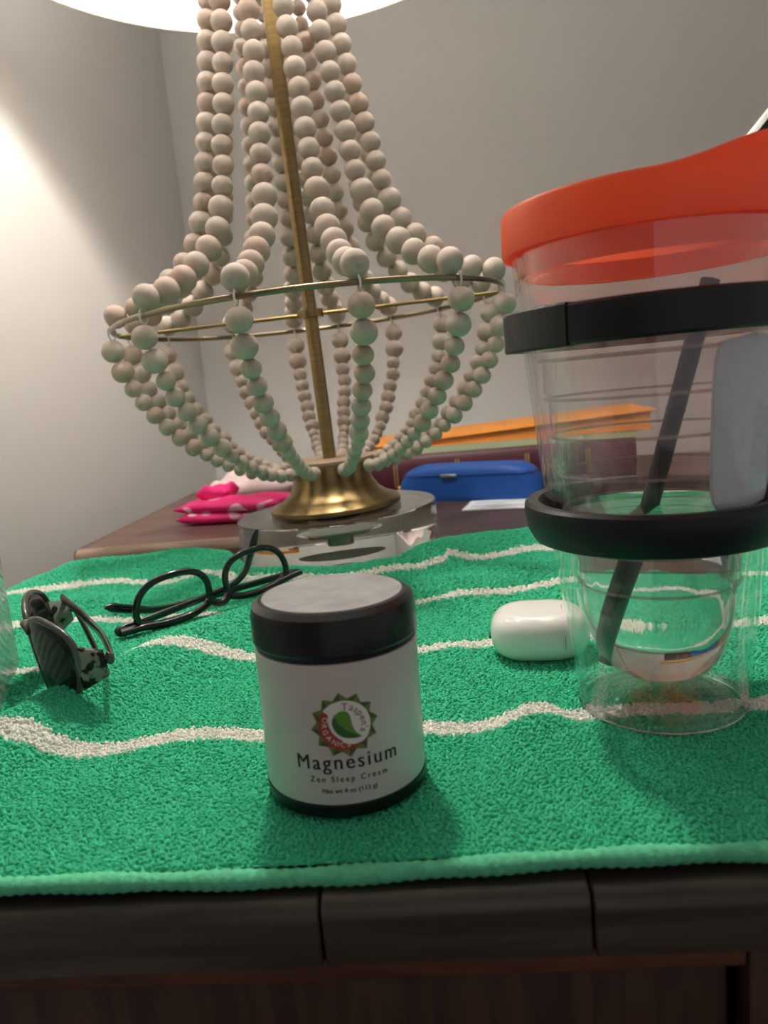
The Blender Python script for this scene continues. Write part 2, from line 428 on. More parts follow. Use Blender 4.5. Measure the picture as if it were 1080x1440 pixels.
# rolled, overcast hem along the front edge
hp = []; n = 10
V, Fc = [], []
hx = np.arange(-.39, .56, .0011)
for i, x in enumerate(hx):
    for k in range(n):
        a = 2 * pi * k / n
        r = .0030 + .00028 * sin(x * 2 * pi / .0040 + a * 1.0) + .0003 * sin(x * 140)
        V.append((x, .2208 + .0006 * sin(x * 25) + r * 1.15 * cos(a), .0040 + .0006 * sin(x * 33) + r * sin(a)))
for i in range(len(hx) - 1):
    for k in range(n): A = i * n; B = A + n; Fc.append((A + k, B + k, B + (k + 1) % n, A + (k + 1) % n))
Fc.append(tuple(range(n))); Fc.append(tuple((len(hx) - 1) * n + k for k in range(n - 1, -1, -1)))
M['hem'] = mat('hem_thread', (104, 206, 160), .85, noise=.2, nscale=300, bump=.5, bscale=700, spec=.15)
o = TW(mesh_obj('hem', V, Fc, M['hem'])); o['label'] = 'paler overcast rolled hem'

# ------------------------------------------------------------------ bead lamp
LX, LY, LDISC = -.0965, .728, .041
lamp = thing('table_lamp', 'table lamp of whitewashed wooden bead strings on a brass and clear acrylic base', 'lamp', (LX, LY, .0032), (0, radians(-1.7), 0))
lathe('acrylic_disc', [(.030, 0), (.0975, 0), (.0985, .001), (.0985, LDISC - .001), (.0975, LDISC), (0, LDISC), (0, .024), (.029, .024), (.030, .023)][::1], M['acrylic'], lamp, n=128, closed=False, ang=40)
lathe('washer', [(0, .0237), (.022, .0237), (.022, .0195), (.009, .0195), (.009, .010), (0, .010)], M['ringmetal'], lamp, n=48)
dome = lathe('base_cap', [(.0, LDISC + .0003), (.062, LDISC + .0003), (.0645, LDISC + .002), (.0645, LDISC + .006), (.062, LDISC + .0085), (.053, LDISC + .012), (.045, LDISC + .018), (.0395, LDISC + .027), (.037, LDISC + .038), (.0365, LDISC + .045), (0, LDISC + .045)], M['brass'], lamp, n=96)
PZ = LDISC + .0455
lathe('string_plate', [(0, PZ), (.040, PZ), (.043, PZ + .001), (.043, PZ + .004), (.040, PZ + .005), (0, PZ + .005)], mat('tan_plate', (168, 146, 124), .5), lamp, n=72)
lathe('rod', [(0, PZ + .005), (.0065, PZ + .005), (.0065, .665), (0, .665)], M['brass'], lamp, n=32)
RZ, RR = .230, .181
ring_pts = [(RR * cos(2 * pi * k / 128), RR * sin(2 * pi * k / 128), RZ) for k in range(128)]
ring = tube('bead_ring', ring_pts, .0024, M['ringmetal'], lamp, rb=.0016, n=10, closed=True)
ba = radians(7)
tube('cross_bar', [(-RR * cos(ba), -RR * sin(ba), RZ - .001), (-.012, -.001, RZ - .001)], .0018, M['brass'], lamp, n=8)
tube('cross_bar', [(.012, .001, RZ - .001), (RR * cos(ba), RR * sin(ba), RZ - .001)], .0018, M['brass'], lamp, n=8)
lathe('bar_collar', [(.0066, RZ - .004), (.0125, RZ - .004), (.0125, RZ + .003), (.0066, RZ + .003)], M['brass'], lamp, n=32, closed=True)

def bead_mat():
    N = NT('whitewashed_wood'); p = N.n('ShaderNodeBsdfPrincipled'); N.l(p.outputs[0], N.out.inputs[0])
    p.inputs['Roughness'].default_value = .75; p.inputs['Specular IOR Level'].default_value = .25
    oi = N.n('ShaderNodeObjectInfo'); tc = N.n('ShaderNodeTexCoord'); ge = N.n('ShaderNodeNewGeometry')
    nz = N.n('ShaderNodeTexNoise'); nz.inputs['Scale'].default_value = 60; nz.inputs['Detail'].default_value = 4
    N.l(ge.outputs['Position'], nz.inputs['Vector'])
    mx = N.n('ShaderNodeMix', data_type='RGBA'); mx.inputs[6].default_value = s2l((176, 160, 149)); mx.inputs[7].default_value = s2l((204, 191, 180))
    N.l(nz.outputs['Fac'], mx.inputs[0])
    m2 = N.n('ShaderNodeMix', data_type='RGBA'); m2.inputs[7].default_value = s2l((186, 156, 140)); N.l(mx.outputs[2], m2.inputs[6])
    mr = N.n('ShaderNodeMapRange'); mr.inputs[1].default_value = .55; mr.inputs[2].default_value = 1; mr.inputs[4].default_value = .6
    N.l(oi.outputs['Random'], mr.inputs[0]); N.l(mr.outputs[0], m2.inputs[0]); N.l(m2.outputs[2], p.inputs['Base Color'])
    nb = N.n('ShaderNodeTexNoise'); nb.inputs['Scale'].default_value = 900; nb.inputs['Detail'].default_value = 3; N.l(ge.outputs['Position'], nb.inputs['Vector'])
    b = N.n('ShaderNodeBump'); b.inputs['Strength'].default_value = .25; b.inputs['Distance'].default_value = .0004; N.l(nb.outputs['Fac'], b.inputs['Height']); N.l(b.outputs[0], p.inputs['Normal'])
    return N.m
M['bead'] = bead_mat()
bead_prof = [(0, .86), (.13, .86), (.17, .91)] + [(sin(radians(t)) , cos(radians(t)) * .94) for t in range(22, 160, 12)] + [(.17, -.91), (.13, -.86), (0, -.86)]
bp = lathe('bead', bead_prof, M['bead'], None, n=20, ang=50); bead_me = bp.data; bpy.data.objects.remove(bp)

up_prof = [(.1755, RZ + .0135), (.150, RZ + .0215), (.122, RZ + .041), (.100, RZ + .064), (.086, RZ + .096), (.076, RZ + .145), (.0635, RZ + .21), (.0535, RZ + .285), (.047, RZ + .36), (.042, RZ + .43)]
lo_prof = [(.1825, RZ - .0165), (.175, RZ - .042), (.162, RZ - .068), (.144, RZ - .093), (.121, RZ - .116), (.097, RZ - .133), (.070, RZ - .145), (.047, RZ - .147)]
def chain(prof, sizes):
    pts = smooth_path([(r, 0, z) for r, z in prof], 30)
    out = []; acc = 0; cur = pts[0]; i = 0; prev_r = None
    # cumulative arc length
    L = [0]
    for a, b in zip(pts[:-1], pts[1:]): L.append(L[-1] + (b - a).length)
    s = 0; k = 0
    while True:
        r = sizes(k)
        if prev_r is not None: s += (prev_r + r) * .925
        if s > L[-1]: break
        j = max(0, min(len(L) - 2, int(np.searchsorted(L, s)) - 1)); t = (s - L[j]) / max(1e-9, L[j + 1] - L[j])
        p = pts[j].lerp(pts[j + 1], t); T = (pts[j + 1] - pts[j]).normalized()
        out.append((p, T, r)); prev_r = r; k += 1
    return out
up_sizes = lambda k: .0108 if k < 7 else (.0092 if k < 17 else (.0074 if k < 40 else .0065))
lo_sizes = lambda k: .0105 if k < 2 else (.0081 if k < 8 else .0062)
UP, LO = chain(up_prof, up_sizes), chain(lo_prof, lo_sizes)
PHI = [-80, -45, -16.5, 12, 40.5, 72, 100, 128, 149, 170, -173, -149, -121, -101]
beads = []
camL = Vector((0, 0, CAM_H))
LT = Matrix.Translation((LX, LY, .0032)) @ Matrix.Rotation(radians(-1.7), 4, 'Y')
for si, ph in enumerate(PHI):
    a = radians(ph + 7.9)
    e = Vector((sin(a), -cos(a), 0))
    for ch in (UP, LO):
        for (p, T, r) in ch:
            j = random.uniform(-.0009, .0009); rs = r * random.uniform(.97, 1.03)
            pos = e * p.x + Vector((0, 0, p.z)) + Vector((-e.y, e.x, 0)) * j
            tv = (e * T.x + Vector((0, 0, T.z))).normalized()
            d = (LT @ pos - camL).length
            vis = pos.z < .53
            beads.append((rs / d if vis else 0, pos, tv, rs))
    # the loop that ties each string to the ring
    tpts = [e * (RR + .0034 * cos(t)) + Vector((0, 0, RZ - .001 + .0058 * sin(t))) for t in np.linspace(0, 2 * pi, 16, endpoint=False)]
    tube('tie_loop', tpts, .0009, M['tie'], lamp, n=6, closed=True, ref=Vector((-e.y, e.x, 0)))
    # cord inside the lower beads
    tube('cord', [e * q[0].x + Vector((0, 0, q[0].z)) for q in LO], .0011, M['tie'], lamp, n=5)
    tube('cord', [e * q[0].x + Vector((0, 0, q[0].z)) for q in UP], .0011, M['tie'], lamp, n=5)
beads.sort(key=lambda b: -b[0])
NB = 300
for _, pos, tv, r in beads[:NB]:
    o = bpy.data.objects.new('bead', bead_me); COL.objects.link(o); o.parent = lamp
    o.matrix_local = Matrix.Translation(pos) @ (tv.to_track_quat('Z', 'Y') @ Matrix.Rotation(random.uniform(0, 6.28), 3, 'Z').to_quaternion()).to_matrix().to_4x4() @ Matrix.Scale(r, 4)
bv = np.array([v.co[:] for v in bead_me.vertices]); bf = [tuple(p.vertices) for p in bead_me.polygons]
V, Fc = [], []
for _, pos, tv, r in beads[NB:]:
    Rm = np.array(tv.to_track_quat('Z', 'Y').to_matrix()); base = len(V)
    V.extend((bv * r) @ Rm.T + np.array(pos)); Fc.extend(tuple(i + base for i in f) for f in bf)
o = mesh_obj('bead_rows', V, Fc, M['bead'], lamp); o['kind'] = 'stuff'; o['label'] = 'remaining wooden beads at the back of the lamp'

# shade, socket and bulb
SR, SZ, SH = .29, .606, .31
def shade_mat():
    N = NT('shade_fabric')
    d = N.n('ShaderNodeBsdfDiffuse'); d.inputs[0].default_value = s2l((244, 242, 240))
    t = N.n('ShaderNodeBsdfTranslucent'); t.inputs[0].default_value = s2l((240, 240, 240))
    tc = N.n('ShaderNodeTexCoord'); nz = N.n('ShaderNodeTexNoise'); nz.inputs['Scale'].default_value = 500; N.l(tc.outputs['Object'], nz.inputs['Vector'])
    b = N.n('ShaderNodeBump'); b.inputs['Strength'].default_value = .15; b.inputs['Distance'].default_value = .0005; N.l(nz.outputs['Fac'], b.inputs['Height']); N.l(b.outputs[0], d.inputs['Normal'])
    m = N.n('ShaderNodeMixShader'); m.inputs[0].default_value = .5
    N.l(d.outputs[0], m.inputs[1]); N.l(t.outputs[0], m.inputs[2]); N.l(m.outputs[0], N.out.inputs[0])
    return N.m
M['shade'] = shade_mat()
lathe('lamp_shade', [(SR, SZ), (SR * .86, SZ + SH), (SR * .86 - .0015, SZ + SH), (SR - .0015, SZ)], M['shade'], lamp, n=128, closed=True, ang=60)
tube('shade_rim', [((SR + .0004) * cos(2 * pi * k / 128), (SR + .0004) * sin(2 * pi * k / 128), SZ) for k in range(128)], .0019, mat('rim_tape', (225, 220, 210), .7), lamp, n=8, closed=True)
lathe('socket', [(0, .665), (.017, .665), (.019, .675), (.019, .725), (.015, .738), (0, .738)], M['brass'], lamp, n=32)
bz = .840
lathe('bulb', [(0, bz - .076), (.013, bz - .074), (.015, bz - .05)] + [(.034 * sin(radians(t)), bz - .034 * cos(radians(t))) for t in range(40, 180, 14)] + [(0, bz + .034)], mat('bulb_glow', (255, 255, 255), .5, emit=(255, 248, 236), estr=BULB_STRENGTH), lamp, n=28)
for k in range(3):
    a = radians(90 + 120 * k)
    tube('shade_spoke', [(.02 * cos(a), .02 * sin(a), .735), (.1 * cos(a), .1 * sin(a), SZ + SH - .02), (SR * .858 * cos(a), SR * .858 * sin(a), SZ + SH - .006)], .0015, M['brass'], lamp, n=6)

# ------------------------------------------------------------------ cream jar
JX, JY, JR = -.0435, .2765, .0312
def text_mesh(body, size, spacing=1.0):
    c = bpy.data.curves.new('lettering', 'FONT'); c.body = body; c.size = size; c.align_x = 'CENTER'; c.space_character = spacing; c.resolution_u = 4
    o = bpy.data.objects.new('lettering', c); COL.objects.link(o)
    dg = bpy.context.evaluated_depsgraph_get(); me = bpy.data.meshes.new_from_object(o.evaluated_get(dg))
    vs = [tuple(v.co) for v in me.vertices]; fs = [tuple(p.vertices) for p in me.polygons]
    bpy.data.objects.remove(o); bpy.data.curves.remove(c); bpy.data.meshes.remove(me); return vs, fs
facing = atan2(-JY, -JX)     # the printed side faces the open room
jar = thing('cream_jar', 'squat white-labelled cream jar with a black screw lid reading Magnesium', 'jar', (JX, JY, BASEZ + .0022), (radians(-.3), radians(.9), 0))
lathe('base', [(0, 0), (JR - .003, 0), (JR, .0015), (JR + .0004, .004), (JR + .0004, .0062), (JR, .0066), (0, .0066)], M['black'], jar)
JL = .0595
lathe('label_wrap', [(0, .0067), (JR, .0067), (JR + .0002, .0072), (JR + .0002, JL - .0005), (JR - .0002, JL), (0, JL)], M['label'], jar)
lathe('lid', [(0, JL + .0002), (JR - .0008, JL + .0002), (JR - .0008, JL + .0022), (JR + .0004, JL + .0024), (JR + .0009, JL + .0032), (JR + .0006, JL + .0128), (JR - .0002, JL + .0158), (JR - .0026, JL + .0177), (0, JL + .0177)], M['black'], jar)
lt = lathe('lid_disc', [(0, JL + .0181), (JR - .0042, JL + .0181), (JR - .0040, JL + .0176)], M['lidtop'], jar)  # grey disc with random mottling, laid on the black lid
lt['label'] = 'mottled grey disc on the lid'
def wrap(pts2, off):
    R = JR + .0002 + off
    return [(R * cos(facing + x / JR), R * sin(facing + x / JR), z) for x, z in pts2]
def print_text(name, body, width, z, m, off=.00012, spacing=1.0, vscale=1.0):
    vs, fs = text_mesh(body, 1.0, spacing)
    x0 = min(v[0] for v in vs); x1 = max(v[0] for v in vs); s = width / (x1 - x0); cx = (x0 + x1) / 2
    V2, F2 = [], []
    for dx in (-.018, 0, .018):      # heavier strokes
        k = len(V2); V2 += [((v[0] - cx + dx) * s, z + v[1] * s * vscale) for v in vs]; F2 += [tuple(i + k for i in f) for f in fs]
    mesh_obj(name, wrap(V2, off), F2, m, jar, smooth=False)
ZB = .0072
print_text('lettering', 'Magnesium', .0375, ZB + .0134, M['ink'], spacing=1.22, vscale=1.12)
print_text('lettering', 'Zen Sleep Cream', .0285, ZB + .0085, M['ink'], spacing=1.45, vscale=1.15)
print_text('lettering', 'Net wt 4 oz (113 g)', .0200, ZB + .0042, M['ink'], spacing=1.0)
LZ, LRr = ZB + .0298, .0116
def disc2(cx, cz, pts): return [(cx + x, cz + z) for x, z in pts]
def poly(name, pts, off, m):      # rings round the centroid, bent round the jar
    cx = sum(p[0] for p in pts) / len(pts); cz = sum(p[1] for p in pts) / len(pts); L = len(pts); K = 6
    V2 = [(cx, cz)] + [(cx + (x - cx) * k / K, cz + (z - cz) * k / K) for k in range(1, K + 1) for x, z in pts]
    F2 = [(0, i + 1, (i + 1) % L + 1) for i in range(L)]
    F2 += [(1 + k * L + i, 1 + (k + 1) * L + i, 1 + (k + 1) * L + (i + 1) % L, 1 + k * L + (i + 1) % L) for k in range(K - 1) for i in range(L)]
    mesh_obj(name, wrap(V2, off), F2, m, jar, smooth=False)
NP = 12
for k in range(NP):                # leaf points of the rosette, light and dark halves
    a = 2 * pi * k / NP + .1; h = pi / NP
    c = lambda r, t: (LRr * r * cos(t), LZ + LRr * r * sin(t))
    poly('rosette_leaf', [c(.6, a - h), c(.86, a - h), c(1.06, a), c(.6, a)], .00010, M['lgreenA'])
    poly('rosette_leaf', [c(.6, a), c(1.06, a), c(.86, a + h), c(.6, a + h)], .00010, M['lgreenB'])
circ = [(LRr * .80 * cos(t), LZ + LRr * .80 * sin(t)) for t in np.linspace(0, 2 * pi, 48, endpoint=False)]
poly('emblem_disc', circ, .00018, M['lwhite'])
# red crescent along the lower left
n = 28; A = np.linspace(radians(142), radians(322), n); V2, F2 = [], []
for i, t in enumerate(A):
    u = i / (n - 1); wd = .36 * sin(pi * min(1, u * .9 + .12)) ** .6 * (1 - .75 * max(0, u - .6) / .4)
    V2 += [(LRr * .80 * cos(t), LZ + LRr * .80 * sin(t)), (LRr * (.80 - wd) * cos(t), LZ + LRr * (.80 - wd) * sin(t))]
    if i: F2.append((2 * i - 2, 2 * i, 2 * i + 1, 2 * i - 1))
mesh_obj('emblem_crescent', wrap(V2, .00026), F2, M['lred'], jar, smooth=False)
q = lambda x, z: (LRr * x, LZ + LRr * z)
stem = [q(-.30, .34), q(-.20, .1), q(0, -.12), q(.22, -.28), q(.5, -.42)]
lfA = [q(-.30, .34), q(-.12, .46), q(.06, .46), q(.18, .30), q(.22, .05), q(.30, -.20), q(.5, -.42)]
lfB = [q(-.30, .34), q(-.38, .12), q(-.32, -.12), q(-.16, -.32), q(.08, -.42), q(.32, -.44), q(.5, -.42)]
n = 24; pa = smooth_path([(a, b, 0) for a, b in lfA], 8); pb = smooth_path([(a, b, 0) for a, b in lfB], 8); ps = smooth_path([(a, b, 0) for a, b in stem], 12)
def strip(name, P, Q, off, m):
    f = lambda L, t: L[min(len(L) - 1, int(round(t * (len(L) - 1))))]
    V2, F2 = [], []
    for i in range(n + 1):
        a, b = f(P, i / n), f(Q, i / n); V2 += [(a.x + (b.x - a.x) * k / 4, a.y + (b.y - a.y) * k / 4) for k in range(5)]
        if i: F2 += [(5 * i - 5 + k, 5 * i + k, 5 * i + k + 1, 5 * i - 4 + k) for k in range(4)]
    mesh_obj(name, wrap(V2, off), F2, m, jar, smooth=False)
strip('emblem_leaf', pa, ps, .00030, M['leafA']); strip('emblem_leaf', pb, ps, .00030, M['leafB'])
def arc_text(body, size, R, a0, a1, flip, m, off):
    glyphs = [text_mesh(c_, size) for c_ in body]
    wd = [(max(v[0] for v in vs) - min(v[0] for v in vs)) + size * .09 for vs, fs in glyphs]; tot = sum(wd) - (wd[0] + wd[-1]) / 2; acc = 0
    for i, (vs, fs) in enumerate(glyphs):
        t = a0 + (a1 - a0) * acc / tot
        if i + 1 < len(wd): acc += (wd[i] + wd[i + 1]) / 2
        rot = t - pi / 2 if not flip else t + pi / 2
        xm = (max(v[0] for v in vs) + min(v[0] for v in vs)) / 2; V2 = []
        for v in vs:
            x, y = v[0] - xm, v[1] - size * .3
            V2.append((R * cos(t) + x * cos(rot) - y * sin(rot), LZ + R * sin(t) + x * sin(rot) + y * cos(rot)))
        mesh_obj('lettering', wrap(V2, off), fs, m, jar, smooth=False)
arc_text("Taspen's", .0037, LRr * .60, radians(86), radians(-22), False, M['linkred'], .00034)
arc_text("ORGANICS", .0027, LRr * .63, radians(160), radians(276), True, M['lwhite'], .00036)

# ------------------------------------------------------------------ tumbler
TX, TY = .0965, .331
TZ = BASEZ + .0018
tum = thing('tumbler', 'clear double-walled tumbler with an orange lid and black handle rings', 'tumbler', (TX, TY, TZ))
M['clear'] = clear_mat('clear_plastic', (255, 254, 254), 1.5, .03, haze=.006)
M['clear2'] = clear_mat('clear_plastic_inner', (255, 254, 254), 1.5, .03, haze=.007)
M['rib'] = clear_mat('clear_rib', (232, 228, 226), 1.6, .05, haze=.16)
M['clear3'] = clear_mat('clear_plastic_base', (246, 246, 245), 1.6, .03)
outp = [(.0355, .0015), (.0368, .003), (.0372, .010), (.0392, .030), (.0425, .055), (.0455, .080), (.0482, .110), (.0510, .140), (.0536, .170), (.0555, .198)]
def rr_(prof, z):
    return float(np.interp(z, [p[1] for p in prof], [p[0] for p in prof]))
outp = outp[:-1] + [(.0562, .2045)]
lathe('outer_wall', [(.0300, .0000), (.034, .0000)] + outp + [(r - .0017, z) for r, z in outp[::-1]], M['clear'], tum, n=120, ang=60)
lathe('base_floor', [(0, .0058), (.012, .0056), (.020, .0042), (.026, .002), (.030, .0002), (.0315, .0024), (.0270, .0050), (.0195, .0075), (.012, .0086), (0, .0088)], M['clear3'], tum, n=96, ang=60)
inp = [(0, .0150), (.006, .0150), (.010, .0138), (.016, .0145), (.0225, .0185), (.0275, .0255), (.0302, .034), (.0320, .045)]
z = .045
while z < .196:
    rb_ = float(np.interp(z, [.045, .08, .14, .198], [.0320, .0372, .0450, .0515]))
    inp += [(rb_, z), (rb_ + .0001, z + .0125), (rb_ + .0013, z + .0132), (rb_ + .0013, z + .0146), (rb_ + .0004, z + .0153)]
    z += .0165
inp += [(.0518, .199), (.0545, .1995)]
inp = inp[:-2] + [(.0520, .2045), (.0545, .2055)]
iw = lathe('inner_cup', inp, M['clear2'], tum, n=120, ang=70); iw['label'] = 'ribbed clear inner cup'
lathe('wall_skin', [(float(np.interp(z, [.045, .08, .14, .205], [.0320, .0372, .0450, .0520])) + .0024, z) for z in np.linspace(.045, .203, 12)], M['clear2'], iw, n=96)
for k in range(10):
    z = .045 + .0139 + k * .0165; rb_ = float(np.interp(z, [.045, .08, .14, .198], [.0320, .0372, .0450, .0515])) + .0002
    if z < .19: tube('rib', [(rb_ * cos(2 * pi * i / 96), rb_ * sin(2 * pi * i / 96), z) for i in range(96)], .00065, M['rib'], iw, n=6, closed=True)
tube('foot_ring', [(.0352 * cos(2 * pi * i / 96), .0352 * sin(2 * pi * i / 96), .0022) for i in range(96)], .0018, mat('clear_foot', (250, 250, 250), .02, trans=1, ior=1.45), tum, n=10, closed=True)
def ring_lathe(name, r0_, r1_, z0, z1, bulge, m):
    return lathe(name, [(r0_, z0 + .001), (r0_ + .001, z0), (r1_ - .0015, z0), (r1_, z0 + .0012), (r1_ + bulge, (z0 + z1) / 2), (r1_, z1 - .0012), (r1_ - .0015, z1), (r0_ + .001, z1), (r0_, z1 - .001)], m, tum, n=112, closed=True)
up_ring = ring_lathe('handle_ring', .0560, .0602, .1625, .1780, .0001, M['blacksoft'])
V, Fc = [], []
for k in range(13):
    t = radians(-135 - 50 * k / 12)
    for r, z in ((.0603, .1622), (.0609, .1630), (.0609, .1776), (.0603, .1784), (.0556, .1784), (.0556, .1622)): V.append((r * cos(t), r * sin(t), z))
for k in range(12):
    for i in range(6): Fc.append((6 * k + i, 6 * k + (i + 1) % 6, 6 * k + 6 + (i + 1) % 6, 6 * k + 6 + i))
Fc += [(5, 4, 3, 2, 1, 0), tuple(range(72, 78))]
ct = mesh_obj('clip', V, Fc, M['blacksoft'], up_ring, smooth=False)
lathe('handle_ring', [(r_ + .0003, z_ + .0055) for r_, z_ in ((.0476, .077), (.0500, .0735), (.0525, .0745), (.0553, .080), (.0563, .087), (.0560, .0905), (.0545, .0918), (.0500, .0915), (.0484, .0890))], M['blacksoft'], tum, n=112, closed=True)
hp_ = [(.0575, -.006, .160), (.078, -.010, .160), (.090, -.012, .150), (.092, -.012, .125), (.086, -.011, .100), (.070, -.009, .085), (.054, -.006, .083)]
tube('handle_grip', smooth_path(hp_, 8), .0075, M['blacksoft'], tum, rb=.0085, n=14, ref=Vector((0, 1, 0)))
# lid
def lid_mat():
    N = NT('orange_lid'); p = N.n('ShaderNodeBsdfPrincipled')
    p.inputs['Base Color'].default_value = s2l((250, 138, 96)); p.inputs['Roughness'].default_value = .32; p.inputs['Coat Weight'].default_value = .1
    t = N.n('ShaderNodeBsdfTranslucent'); t.inputs[0].default_value = s2l((255, 116, 66))
    m = N.n('ShaderNodeMixShader'); m.inputs[0].default_value = .45
    N.l(p.outputs[0], m.inputs[1]); N.l(t.outputs[0], m.inputs[2]); N.l(m.outputs[0], N.out.inputs[0]); return N.m
M['lid'] = lid_mat()
BA = radians(-38)     # where the drinking spout rises
def spout(a, r):
    d = (a - BA + pi) % (2 * pi) - pi
    return float(1 - smoothstep(radians(16), radians(66), abs(d)))
def lid_z(a, r, z):
    if z > .2145: return z + .0098 * spout(a, r) * float(smoothstep(.018, .05, r))
    return z
lid = lathe('lid', [(r_, z_ + .0050) for r_, z_ in ((.0505, .1885), (.0515, .1880), (.0525, .1890), (.0538, .198), (.0562, .1985), (.0575, .1965), (.0592, .1965), (.0598, .1985), (.0596, .2085), (.0594, .2125), (.0585, .2140), (.0570, .2142), (.0555, .2130), (.050, .2115), (.036, .2105), (.018, .2100), (0, .2100), (0, .2080), (.046, .2075), (.0495, .2050))], M['lid'], tum, n=144, closed=False, ang=50, zf=lid_z)
# straw
straw = thing('straw', 'black drinking straw leaning inside the clear tumbler', 'straw', (TX - .0235, TY, TZ + .0195))
sd = Vector((.0505, .004, .1660))
M['straw'] = mat('straw_black', (24, 23, 22), .35)
def hollow(name, p0, p1, r, m, parent):
    p0, p1 = Vector(p0), Vector(p1); V1, F1 = tube_geo([p0, p1], r, n=24, caps=False, ref=Vector((0, 1, 0))); V2, F2 = tube_geo([p0, p1], r * .86, n=24, caps=False, ref=Vector((0, 1, 0)))
    k = len(V1); Fc = list(F1) + [tuple(reversed([i + k for i in f])) for f in F2]
    for e in (0, 24):
        for i in range(24): j = (i + 1) % 24; Fc.append((e + i, e + j, k + e + j, k + e + i))
    o = mesh_obj(name, V1 + V2, Fc, m, parent)
    bm = bmesh.new(); bm.from_mesh(o.data); bmesh.ops.recalc_face_normals(bm, faces=bm.faces[:]); bm.to_mesh(o.data); bm.free(); return sharp(o)
hollow('straw_tube', (0, 0, 0), sd, .0040, M['straw'], straw)
for t in (.30, .42, .55, .68, .80):
    p = sd * t
    tube('straw_ridge', [p + Vector((-.0001, 0, -.0004)), p + Vector((.0001, 0, .0004))], .0043, M['straw'], straw, n=20, ref=Vector((0, 1, 0)))
# water
wl = .0915
M['water'] = mat('water', (244, 250, 248), 0, trans=1, ior=1.33)
wp = [(0, .0154)] + [(max(0, r - .0004), zz + .0004) for r, zz in inp[1:8]]
zz = .05
while zz < wl: wp.append((float(np.interp(zz, [.045, .08, .14, .198], [.0320, .0372, .0450, .0515])) - .0004, zz)); zz += .008
re_ = float(np.interp(wl, [.045, .08, .14, .198], [.0320, .0372, .0450, .0515])) - .0004
wp += [(re_, wl), (0, wl)]
wo = lathe('water', wp, M['water'], None, n=96, ang=50); wo.location = (TX, TY, TZ)
tag(wo, 'clear drinking water filling the lower half of the tumbler', 'water')
# plain patch sealed between the walls (its printed character is left out)
V2, F2 = [], []; nu, nv = 24, 30
for i in range(nv + 1):
    for j in range(nu + 1):
        u, v = j / nu * 2 - 1, i / nv * 2 - 1
        uu = u * (1 - abs(v) ** 6) ** (1 / 6) if abs(v) < 1 else 0
        zz = .1275 + v * .0335
        t = radians(-60) + uu * radians(21); R = rr_(outp, zz) - .0016
        V2.append((R * cos(t), R * sin(t), zz))
for i in range(nv):
    for j in range(nu): a = i * (nu + 1) + j; F2.append((a, a + 1, a + nu + 2, a + nu + 1))
pa_ = mesh_obj('patch', V2, F2, mat('patch_fabric', (226, 228, 238), .8, bump=.4, bscale=1500, noise=.05, nscale=300), tum)
so = pa_.modifiers.new('thickness', 'SOLIDIFY'); so.thickness = .0007; so.offset = -1
pa_['label'] = 'plain off-white fabric patch'

# ------------------------------------------------------------------ earbud case
ec = thing('earbud_case', 'glossy white earbud charging case lying on the towel beside the tumbler', 'earbud case', (.0465, .4025, BASEZ + .0018), (0, 0, radians(-6)))
def pill(name, x0, x1, hw, ht, rl, rr2, m, parent):
    """flat pill: rounded in plan at the ends given, rounded in section"""
    V, Fc = [], []; n = 48; K = 10
    plan = []
    for k in range(n):
        a = 2 * pi * k / n; c, s = cos(a), sin(a)
        R = rr2 if c > 0 else rl
        ex = 2.6
        px = (x0 + x1) / 2 + math.copysign(abs(c) ** (2 / ex), c) * (x1 - x0) / 2
        py = math.copysign(abs(s) ** (2 / ex), s) * hw
        plan.append((px, py))
    cx = (x0 + x1) / 2
    for i in range(K + 1):
        t = -pi / 2 + pi * i / K; e = 2.3
        zc = ht / 2 + math.copysign(abs(sin(t)) ** (2 / e), sin(t)) * ht / 2; sc = abs(cos(t)) ** (2 / e)
        ins = (1 - sc) * ht / 2
        for px, py in plan:
            d = Vector((px - cx, py)); L = d.length; f = max(.02, (L - ins) / L)
            V.append((cx + d.x * f, d.y * f, zc))
    for i in range(K):
        for k in range(n): A = i * n; B = A + n; Fc.append((A + k, A + (k + 1) % n, B + (k + 1) % n, B + k))
    Fc.append(tuple(range(n - 1, -1, -1))); Fc.append(tuple(K * n + k for k in range(n)))
    return mesh_obj(name, V, Fc, m, parent)
pill('body', -.0215, .0330, .0245, .0255, .02, .02, M['white_pl'], ec)
tube('lid_seam', [(.0183, .0239 * cos(t), .01275 + .01285 * sin(t)) for t in np.linspace(0, 2 * pi, 40, endpoint=False)], .0002, mat('seam_grey', (150, 148, 145), .5), ec, n=6, closed=True, ref=Vector((1, 0, 0)))
tube('charging_port', [(-.0207, -.0035, .0105), (-.0207, .0035, .0105)], .0013, M['dark'], ec, n=12)
for o_ in [c for c in ec.children if c.name.startswith('lid_seam')]:
    o_.scale = (1, .985, 1)

